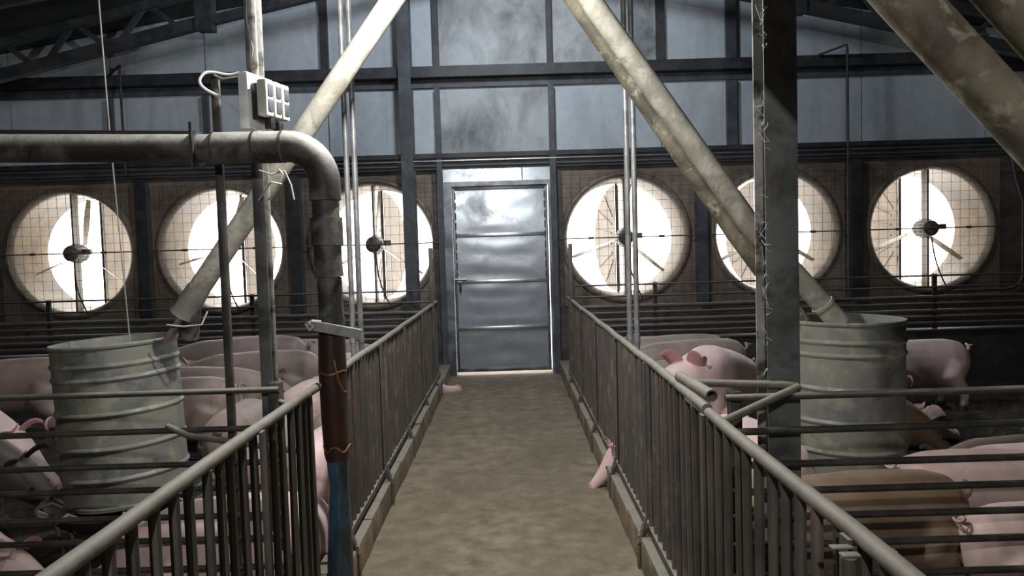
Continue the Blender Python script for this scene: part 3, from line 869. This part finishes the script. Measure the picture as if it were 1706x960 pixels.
wr = obj('wire_tie', MB().tube([(0.02, -0.056, 0.98), (0.028, -0.06, 0.94), (0.035, -0.058, 0.90), (0.05, -0.045, 0.86), (0.058, -0.02, 0.85)], 0.004, 8), M['copper'], t)
obj('wire_tie', MB().tube([(0.052 * math.cos(a), -0.052 * math.sin(a), 0.93 + 0.006 * math.sin(3 * a)) for a in [i * 0.3 for i in range(11)]], 0.004, 8), M['copper'], t)
obj('wire_tie', MB().tube([(0.053 * math.cos(a) + 0.01, -0.055 * math.sin(a) - 0.004, 0.64 + 0.012 * math.sin(5 * a)) for a in [i * 0.25 for i in range(12)]], 0.0035, 8), M['copper'], t)
t2 = thing('angle_bracket', 'short grey angle iron tied to the thick pipe with wire, pointing at the walkway', 'bracket', (-0.72, 2.77, 1.112))
obj('angle_iron', MB().bar((-0.02, 0, 0.004), (0.165, 0, -0.036), 0.004, 0.034).bar((-0.02, 0.012, 0.02), (0.165, 0.012, -0.02), 0.026, 0.004), M['galv_pole'], t2, smooth=False)
obj('wire_knot', MB().tube([(-0.03, -0.005, 0.0), (-0.02, -0.012, 0.015), (-0.005, -0.006, 0.0), (-0.02, -0.01, -0.012), (-0.035, -0.004, 0.008), (-0.01, -0.01, 0.02), (0.02, 0.0, 0.015)], 0.007, 8), M['cable'], t2)

# ------------------------------------------------------------------ power sockets on the left column
t = thing('socket_board', 'white board with three ivory sockets mounted on the narrow column above the thick pipe', 'socket', (-0.975, 2.90, 1.868), (0, 0, R(74)))
obj('backboard', MB().bbox(0, 0.17, 0.0, 0.042, 0.0, 0.215, 0.004), M['white_plastic'], t)
obj('junction_box', MB().bbox(0.02, 0.16, -0.03, -0.0005, 0.035, 0.175, 0.005), M['black_plastic'], t)
for k in range(3):
    x0 = 0.008 + k * 0.056
    so = obj('socket', MB().bbox(x0, x0 + 0.050, -0.075, -0.031, 0.045, 0.185, 0.008), M['beige_plastic'], t)
    for zz in (0.062, 0.120):
        ou = obj('outlet', MB().bbox(x0 + 0.010, x0 + 0.040, -0.079, -0.0745, zz, zz + 0.046, 0.002), M['steel_grey'], so)
for x0, zz in ((0.045, 0.0), (0.10, -0.012)):
    obj('plug', MB().bbox(x0, x0 + 0.03, -0.068, -0.036, zz, zz + 0.046, 0.005), M['black_plastic'], t)
obj('cord_loop', MB().tube([(0.06, -0.05, 0.0), (0.04, -0.04, -0.018), (0.02, -0.02, -0.01), (0.005, -0.005, 0.01)], 0.005, 8), M['cable'], t)
tag(obj('power_cable', MB().tube(smooth_path([(-0.93, 2.93, 1.865), (-0.97, 2.95, 1.865), (-1.0, 2.955, 1.89), (-1.05, 2.95, 1.96), (-1.10, 2.94, 2.0), (-1.15, 2.93, 2.025), (-1.17, 2.92, 2.055), (-1.15, 2.93, 2.09),
                                   (-1.12, 2.95, 2.095), (-1.07, 2.97, 2.085), (-1.03, 2.975, 2.095)]), 0.006, 8), M['cable']), 'looped pale cable running from the sockets to the hook on the bar', 'cable')
rod('hanging_rope', 'thin grey rope hanging from the roof down into the left drum', 'rope', [(-1.86, 3.66, 0.965), (-1.90, 3.66, 1.9), (-1.93, 3.66, 3.0), (-1.97, 3.66, roof_z(-1.97) - 0.01)], 0.0035, M['cord'], 6)
rod('hanging_wire', 'thin pale wire trailing down the front of the socket column', 'cord', [(-1.0, 3.022, 2.6), (-1.005, 3.02, 2.3), (-0.985, 3.018, 2.2), (-1.0, 3.02, 2.085)], 0.003, M['cable'], 6)

# ------------------------------------------------------------------ feed drums
def drum(label, cx, cy, z0, h, tilt, fl):
    t = thing('feed_drum', label, 'drum', (cx, cy, fl))
    rr = 0.286
    b = z0 - fl
    prof = [(0.0, 0.0), (rr - 0.01, 0.0), (rr + 0.006, 0.004), (rr + 0.006, 0.018), (rr, 0.024)]
    def rib(z, w=0.015, a=0.009):
        return [(rr, z - w), (rr + a * 0.7, z - w * 0.5), (rr + a, z), (rr + a * 0.7, z + w * 0.5), (rr, z + w)]
    for z in (0.15, 0.30, 0.466, 0.635, 0.70):
        prof += rib(h * z / 0.8)
    prof += [(rr, h - 0.02), (rr + 0.008, h - 0.014), (rr + 0.010, h - 0.004), (rr + 0.004, h + 0.003), (rr - 0.006, h), (rr - 0.008, h - 0.02), (rr - 0.01, 0.05), (0, 0.05)]
    d = obj('drum_body', MB().lathe(prof, 56), M['drum'], t, loc=(0, 0, b))
    d.rotation_euler = tilt
    obj('feed', MB().lathe([(0.0, h - 0.02), (0.12, h - 0.035), (rr - 0.012, h - 0.06), (rr - 0.012, h - 0.09), (0, h - 0.09)], 40), M['feed'], d)
    tp = [(0.0, b - 0.06), (0.30, b - 0.06), (0.40, b + 0.0), (0.41, b + 0.0), (0.315, b - 0.085), (0.0, b - 0.085)]
    obj('trough_pan', MB().lathe(tp, 40), M['trough'], t)
    for k in range(10):
        a = 2 * PI * k / 10
        c, s = math.cos(a), math.sin(a)
        obj('stand_rod', MB().tube([(0.40 * c, 0.40 * s, b + 0.002), (0.33 * c, 0.33 * s, b - 0.04), (0.30 * c, 0.30 * s, 0.0)], 0.009, 8), M['rail'], t)
    for k in range(8):
        a = 2 * PI * (k + 0.5) / 8
        c, s = math.cos(a), math.sin(a)
        obj('divider_rod', MB().tube([(0.26 * c, 0.26 * s, b - 0.045), (0.34 * c, 0.34 * s, b + 0.01), (0.405 * c, 0.405 * s, b - 0.01)], 0.008, 8), M['rail'], t)
    return t
drum('dirty galvanised feed drum in the left pen, its rim tilted', -1.96, 3.77, 0.19, 0.79, (0, R(-2.5), 0), PFL)
drum('dirty galvanised feed drum in the right pen beside the broad column', 1.715, 3.86, 0.18, 0.79, (0, R(0.6), 0), PFR)

# slanting feed pipes
def feedpipe(label, pts, rr, m, joints=()):
    t = thing('feed_pipe', label, 'pipe', pts[-1])
    o = Vector(pts[-1])
    P = [Vector(p) - o for p in pts]
    obj('pipe', MB().tube(P, rr, 24), m, t)
    for a, b in joints:
        A = P[-2].lerp(P[-1], a)
        B = P[-2].lerp(P[-1], b)
        obj('joint_ring', MB().tube([A, B], rr + 0.006, 24), m, t)
    return t
t = feedpipe('pale dusty feed pipe slanting down to the left drum', [(0.05, 3.55, 3.30), (-0.511, 3.56, 2.544), (-0.955, 3.57, 1.947), (-1.531, 3.62, 1.182)], 0.051, M['feed_pipe'])
obj('torn_film', MB().tube([(0.035, -0.003, 0.05), (0.0, 0.0, 0.0), (-0.04, 0.004, -0.055), (-0.055, 0.005, -0.075)], [0.054, 0.058, 0.055, 0.060], 18, caps=False), M['bag'], t)
sp = obj('outlet_strip', MB().bar((-0.02, -0.01, -0.05), (-0.14, 0.02, -0.20), 0.05, 0.02), M['feed_pipe'], t)
sl = obj('outlet_sleeve', MB().tube([(-0.005, 0.01, -0.02), (-0.045, 0.05, -0.19)], 0.045, 18), M['pvc_dark'], t)
obj('tie_wire', MB().tube([(-0.10, -0.06, -0.115), (-0.02, -0.065, -0.125), (0.06, -0.05, -0.12), (0.075, -0.01, -0.06)], 0.004, 8), M['cable'], t)
feedpipe('pale dusty upper feed pipe on the right, slanting down to the right drum', [(0.0, 3.82, 3.27), (0.462, 3.84, 2.598), (1.23, 3.85, 1.481), (1.50, 3.86, 1.175), (1.70, 3.86, 0.945)], 0.055, M['feed_pipe'], ((0.55, 0.60),))
feedpipe('greyer lower feed pipe on the right, running behind the dusty one', [(-0.03, 4.02, 3.30), (0.43, 4.02, 2.615), (1.215, 4.0, 1.422), (1.545, 3.98, 0.945)], 0.050, M['near_pipe'])
feedpipe('large dirty pipe slanting across the top right corner, left of the two', [(0.42, 1.56, 2.33), (0.825, 1.56, 1.862), (1.072, 1.56, 1.592), (1.62, 1.56, 0.99)], 0.052, M['near_pipe'])
feedpipe('large dirty pipe slanting across the extreme top right corner of the view', [(0.55, 1.46, 2.33), (1.0, 1.46, 1.83), (1.75, 1.46, 0.99)], 0.068, M['near_pipe'])
drum('dirty galvanised feed drum under the two large pipes, out of view on the right', 1.72, 1.5, 0.18, 0.79, (0, 0, 0), PFR)

# ================================================================== PIGS
def loft(rings, n=18, sq=2.3):
    mb = MB()
    vs, fs = [], []
    for (x, y, z, hw, hh) in rings:
        for k in range(n):
            a = 2 * PI * k / n
            c, s = math.cos(a), math.sin(a)
            e = 2.0 / sq
            vs.append((x, y + hw * math.copysign(abs(c) ** e, c), z + hh * math.copysign(abs(s) ** e, s)))
    m = len(rings)
    for i in range(m - 1):
        for k in range(n):
            k2 = (k + 1) % n
            fs.append((i * n + k, i * n + k2, (i + 1) * n + k2, (i + 1) * n + k))
    fs.append(tuple(reversed(range(n))))
    fs.append(tuple((m - 1) * n + k for k in range(n)))
    return mb.add(vs, fs)
def fuse(parts, voxel=0.016, it=8):
    bm = bmesh.new()
    for p in parts:
        me = p.mesh('tmp', False)
        bm.from_mesh(me)
        bpy.data.meshes.remove(me)
    me = bpy.data.meshes.new('tmp')
    bm.to_mesh(me)
    bm.free()
    o = bpy.data.objects.new('tmp', me)
    C.objects.link(o)
    md = o.modifiers.new('r', 'REMESH')
    md.mode = 'VOXEL'
    md.voxel_size = voxel
    sm = o.modifiers.new('s', 'SMOOTH')
    sm.factor = 0.5
    sm.iterations = it
    dg = bpy.context.evaluated_depsgraph_get()
    res = bpy.data.meshes.new_from_object(o.evaluated_get(dg))
    bpy.data.objects.remove(o)
    bpy.data.meshes.remove(me)
    res.polygons.foreach_set('use_smooth', [True] * len(res.polygons))
    res.name = 'pig_body'
    return res
def trunk(drop=0.0, turn=0.0, lying=False):
    base = [(-0.545, .425, .03, .04), (-0.53, .425, .095, .11), (-0.47, .415, .15, .18), (-0.36, .41, .178, .208), (-0.2, .41, .182, .21), (-0.02, .405, .185, .21),
            (0.14, .40, .18, .202), (0.27, .405, .165, .19), (0.36, .41, .148, .168), (0.43, .415, .128, .145), (0.50, .418, .115, .128), (0.56, .412, .105, .112),
            (0.62, .395, .085, .088), (0.68, .375, .065, .066), (0.74, .36, .053, .053), (0.79, .35, .05, .048), (0.80, .35, .046, .044)]
    out = []
    for (x, z, w, h) in base:
        if lying:
            z = z - 0.215
            w *= 1.12
            h *= 0.93
            z = max(z - 0.0, h * 0.98)
        k = max(0.0, x - 0.28)
        dz = -drop * k - (drop * 0.6) * max(0, x - 0.45)
        if lying:
            dz = -min(max(0, (x - 0.3)) * 0.22, z - h)
        out.append((x - 0.10 * drop * k, turn * k * k * 2.0, z + dz, w, h))
    return out
def pigvariant(drop=0.0, turn=0.0, lying=False):
    T = trunk(drop, turn, lying)
    parts = [loft(T)]
    hoof = []
    if not lying:
        for s in (-1, 1):
            fx = 0.02 * s
            parts.append(MB().tube([(0.24, s * 0.085, 0.38), (0.265 + fx, s * 0.105, 0.27), (0.255 + fx, s * 0.11, 0.16), (0.265 + fx, s * 0.11, 0.07), (0.28 + fx, s * 0.112, 0.025)],
                                   [0.095, 0.075, 0.048, 0.040, 0.036], 12))
            hoof.append((0.285 + fx, s * 0.112))
            hx = -0.03 * s
            parts.append(MB().tube([(-0.37, s * 0.08, 0.40), (-0.33 + hx * .3, s * 0.11, 0.30), (-0.36 + hx, s * 0.115, 0.235), (-0.435 + hx, s * 0.115, 0.165), (-0.43 + hx, s * 0.115, 0.08), (-0.415 + hx, s * 0.115, 0.025)],
                                   [0.13, 0.115, 0.078, 0.048, 0.038, 0.036], 12))
            hoof.append((-0.41 + hx, s * 0.115))
    else:
        for s in (-1, 1):
            parts.append(MB().tube([(0.22, s * 0.13, 0.14), (0.30, s * 0.19, 0.075), (0.40, s * 0.20, 0.05), (0.50, s * 0.195, 0.04)], [0.09, 0.065, 0.042, 0.036], 12))
            parts.append(MB().tube([(-0.36, s * 0.13, 0.17), (-0.22, s * 0.19, 0.11), (-0.28, s * 0.225, 0.06), (-0.16, s * 0.23, 0.045)], [0.13, 0.105, 0.055, 0.036], 12))
    # jowls
    hx, hy, hz_, hw, hh = T[10]
    for s in (-1, 1):
        parts.append(MB().lathe([(0.0, -0.06), (0.045, -0.045), (0.062, 0.0), (0.045, 0.045), (0.0, 0.06)], 14, c=(hx + 0.02, hy + s * 0.055, hz_ - 0.05)))
    body = fuse(parts)
    # ears, snout, tail, eyes as separate part meshes
    ears = []
    ex, ey, ez = T[10][0] + 0.015, T[10][1], T[10][2] + T[10][4] * 0.72
    for s in (-1, 1):
        vs, fs = [], []
        nu, nv = 9, 7
        for side in (0, 1):
            for i in range(nu + 1):
                u = i / nu
                wd = 0.078 * math.sin(PI * min(1, 0.30 + 0.70 * u)) ** 0.75 * (1 - 0.1 * u) + 0.003
                for j in range(nv + 1):
                    v = j / nv * 2 - 1
                    cup = 0.030 * (1 - v * v) * (1 - u * 0.5)
                    x = -0.02 + u * 0.10 + v * wd * 0.42
                    y = s * (0.055 + u * 0.085 + (-v) * wd * 0.72 * 0.85)
                    z = u * 0.105 - 0.07 * u * u * u - cup + (0.006 if side else 0.0) + v * wd * 0.30
                    vs.append((ex + x, ey + y, ez + z))
        m_ = (nu + 1) * (nv + 1)
        for side in (0, 1):
            for i in range(nu):
                for j in range(nv):
                    a = side * m_ + i * (nv + 1) + j
                    fs.append((a, a + 1, a + nv + 2, a + nv + 1))
        border = [i * (nv + 1) for i in range(nu + 1)] + [nu * (nv + 1) + j for j in range(1, nv + 1)] + [i * (nv + 1) + nv for i in range(nu - 1, -1, -1)] + [j for j in range(nv - 1, 0, -1)]
        for i in range(len(border)):
            a, b = border[i], border[(i + 1) % len(border)]
            fs.append((a, b, m_ + b, m_ + a))
        ears.append(MB().add(vs, fs).mesh('ear'))
    sx, sy, sz = T[-1][0], T[-1][1], T[-1][2]
    sn = MB()
    sn.lathe([(0.0, -0.012), (0.046, -0.012), (0.052, 0.0), (0.046, 0.010), (0.0, 0.012)], 20, 'Y')
    sn.v = [(sx + y, sy + x, sz + z) for x, y, z in sn.v]
    snout = sn.mesh('snout')
    no = MB()
    for s in (-1, 1):
        no.lathe([(0.0, -0.002), (0.011, 0.0), (0.0, 0.003)], 10, 'Y', c=(s * 0.018, 0, 0))
    no.v = [(sx + 0.013 + y, sy + x, sz + z) for x, y, z in no.v]
    nos = no.mesh('nostrils')
    eyes = []
    qx, qy, qz, qw, qh = T[12]
    for s in (-1, 1):
        eyes.append(MB().lathe([(0.0, -0.014), (0.010, -0.010), (0.014, 0.0), (0.010, 0.010), (0.0, 0.014)], 12, c=(qx - 0.01, qy + s * (qw * 0.93), qz + qh * 0.45)).mesh('eye'))
    tx, ty, tz = T[1][0], T[1][1], T[1][2] + T[1][4] * 0.75
    tl = []
    for i in range(22):
        u = i / 21
        a = u * 2.2 * PI
        tl.append((tx - 0.0 - 0.03 * math.sin(min(1, u * 3) * PI / 2) - 0.022 * (math.cos(a) - 1) * 0.5 - 0.03 * u, ty + 0.028 * math.sin(a), tz + 0.05 * u + 0.03 * (1 - math.cos(a)) * 0.5))
    tail = MB().tube(tl, [0.017 - 0.011 * (i / 21) for i in range(22)], 10).mesh('tail')
    hm = []
    for (x, y) in hoof:
        hm.append(MB().lathe([(0.0, 0.0), (0.042, 0.0), (0.036, 0.04), (0.0, 0.042)], 14, c=(x, y, 0.0)).mesh('hoof'))
    return dict(body=body, ears=ears, snout=snout, nos=nos, eyes=eyes, tail=tail, hooves=hm)
V = {'stand': pigvariant(0.05), 'graze': pigvariant(0.42), 'turn': pigvariant(0.2, 0.55), 'lie': pigvariant(0, 0, True), 'lie_turn': pigvariant(0, -0.85, True), 'turn2': pigvariant(0.3, -0.6), 'poke': pigvariant(0.32)}
def pig(label, var, x, y, rot, skin, sc=1.0, side=1, pitch=0.0, dz=0.0, wide=1.0, roll=0.0, long=1.0):
    fl = PFL if x < 0 else PFR
    x -= 0.13 * sc * long * math.cos(R(rot))
    y -= 0.13 * sc * long * math.sin(R(rot))
    t = thing('pig', label, 'pig', (x, y, fl + dz), group='pigs in the left pen' if x < 0 else 'pigs in the right pen')
    t.rotation_euler = (R(roll), R(-pitch), R(rot))
    t.scale = (sc * long, sc * wide, sc)
    D = V[var]
    me = D['body']
    if len(me.materials) == 0:
        me.materials.append(M['pig_pink'])
    b = obj('body', me, M[skin], t)
    em = M['ear'] if skin in ('pig_bright', 'pig_pink') else M[skin]
    for e in D['ears']:
        obj('ear', e, em, b)
    s = obj('snout', D['snout'], M['ear'], b)
    obj('nostrils', D['nos'], M['dark_hole'], b)
    for e in D['eyes']:
        obj('eye', e, M['eye'], b)
    obj('tail', D['tail'], M[skin], b)
    for h in D['hooves']:
        obj('hoof', h, M['hoof'], b)
    return t
# ---- left pen
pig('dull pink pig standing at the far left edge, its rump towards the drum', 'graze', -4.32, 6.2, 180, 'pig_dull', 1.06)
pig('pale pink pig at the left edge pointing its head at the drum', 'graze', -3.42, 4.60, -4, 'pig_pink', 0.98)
pig('dark shaded pig standing left of the drum, close to the divider rails', 'graze', -3.0, 3.98, 4, 'pig_shaded', 0.93)
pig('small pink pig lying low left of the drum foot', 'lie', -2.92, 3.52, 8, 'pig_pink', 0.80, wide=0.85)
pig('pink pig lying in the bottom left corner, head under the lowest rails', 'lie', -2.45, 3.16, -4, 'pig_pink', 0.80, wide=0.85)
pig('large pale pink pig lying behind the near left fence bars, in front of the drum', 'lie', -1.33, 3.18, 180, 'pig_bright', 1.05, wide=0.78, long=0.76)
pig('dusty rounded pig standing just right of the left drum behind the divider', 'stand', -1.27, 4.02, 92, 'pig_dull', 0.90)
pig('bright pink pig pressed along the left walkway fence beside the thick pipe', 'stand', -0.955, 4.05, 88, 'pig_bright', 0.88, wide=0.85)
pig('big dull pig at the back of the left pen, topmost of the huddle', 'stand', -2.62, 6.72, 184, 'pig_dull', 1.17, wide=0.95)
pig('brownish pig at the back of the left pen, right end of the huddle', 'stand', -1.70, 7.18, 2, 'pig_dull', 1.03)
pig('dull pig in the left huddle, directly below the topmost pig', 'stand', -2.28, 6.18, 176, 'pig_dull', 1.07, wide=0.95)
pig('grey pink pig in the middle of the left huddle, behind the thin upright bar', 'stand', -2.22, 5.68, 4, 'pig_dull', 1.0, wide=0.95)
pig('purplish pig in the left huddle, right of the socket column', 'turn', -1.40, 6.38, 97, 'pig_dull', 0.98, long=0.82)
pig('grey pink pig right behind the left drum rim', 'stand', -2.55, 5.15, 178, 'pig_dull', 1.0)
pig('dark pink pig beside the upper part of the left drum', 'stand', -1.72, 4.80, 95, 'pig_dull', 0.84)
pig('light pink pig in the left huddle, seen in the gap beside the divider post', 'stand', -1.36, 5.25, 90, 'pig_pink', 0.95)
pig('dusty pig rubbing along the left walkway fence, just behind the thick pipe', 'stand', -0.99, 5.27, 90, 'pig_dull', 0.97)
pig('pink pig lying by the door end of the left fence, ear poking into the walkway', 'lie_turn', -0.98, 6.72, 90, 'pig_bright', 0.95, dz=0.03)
# ---- right pen
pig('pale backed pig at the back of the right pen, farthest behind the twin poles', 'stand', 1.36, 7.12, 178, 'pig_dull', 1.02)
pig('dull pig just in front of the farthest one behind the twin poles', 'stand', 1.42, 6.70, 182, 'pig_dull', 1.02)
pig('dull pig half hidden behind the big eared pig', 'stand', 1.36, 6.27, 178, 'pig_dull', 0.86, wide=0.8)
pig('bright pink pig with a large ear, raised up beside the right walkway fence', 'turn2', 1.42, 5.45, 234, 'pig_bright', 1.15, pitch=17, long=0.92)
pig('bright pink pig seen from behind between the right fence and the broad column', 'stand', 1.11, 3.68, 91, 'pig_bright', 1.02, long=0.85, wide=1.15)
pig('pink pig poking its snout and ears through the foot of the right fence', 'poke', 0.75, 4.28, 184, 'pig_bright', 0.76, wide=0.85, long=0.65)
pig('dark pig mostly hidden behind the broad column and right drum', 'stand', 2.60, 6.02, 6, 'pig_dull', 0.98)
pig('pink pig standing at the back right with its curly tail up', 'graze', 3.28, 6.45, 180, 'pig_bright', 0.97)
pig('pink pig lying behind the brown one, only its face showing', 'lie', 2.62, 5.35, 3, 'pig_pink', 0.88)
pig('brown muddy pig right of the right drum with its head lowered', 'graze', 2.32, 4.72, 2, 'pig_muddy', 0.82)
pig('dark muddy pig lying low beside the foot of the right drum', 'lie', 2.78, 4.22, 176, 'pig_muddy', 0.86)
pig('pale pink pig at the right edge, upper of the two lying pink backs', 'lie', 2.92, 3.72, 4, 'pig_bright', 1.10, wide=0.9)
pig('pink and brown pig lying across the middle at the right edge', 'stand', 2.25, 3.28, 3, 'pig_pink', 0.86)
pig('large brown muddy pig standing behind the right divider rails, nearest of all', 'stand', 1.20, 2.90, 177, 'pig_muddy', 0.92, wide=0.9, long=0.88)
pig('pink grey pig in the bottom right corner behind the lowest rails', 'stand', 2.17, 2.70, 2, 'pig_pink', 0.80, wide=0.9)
# ------------------------------------------------------------------ hanging lamps (out of view, above the walkway; the one under the ridge is an added fill)
for i, (x, y, z) in enumerate(LAMPS):
    t = thing('hanging_lamp', ('bare bulb lamp on a cord above the walkway near the thick pipe', 'bare bulb lamp on a cord above the walkway behind the viewer', 'added unseen fill bulb high under the ridge, brightening the end wall')[i], 'lamp', (x, y, z))
    obj('flex', MB().tube([(0, 0, 0.14), (0, 0, roof_z(x) - z)], 0.004, 8), M['black_plastic'], t)
    obj('lamp_holder', MB().lathe([(0.0, 0.15), (0.018, 0.15), (0.024, 0.12), (0.024, 0.075), (0.0, 0.075)], 16), M['black_plastic'], t)
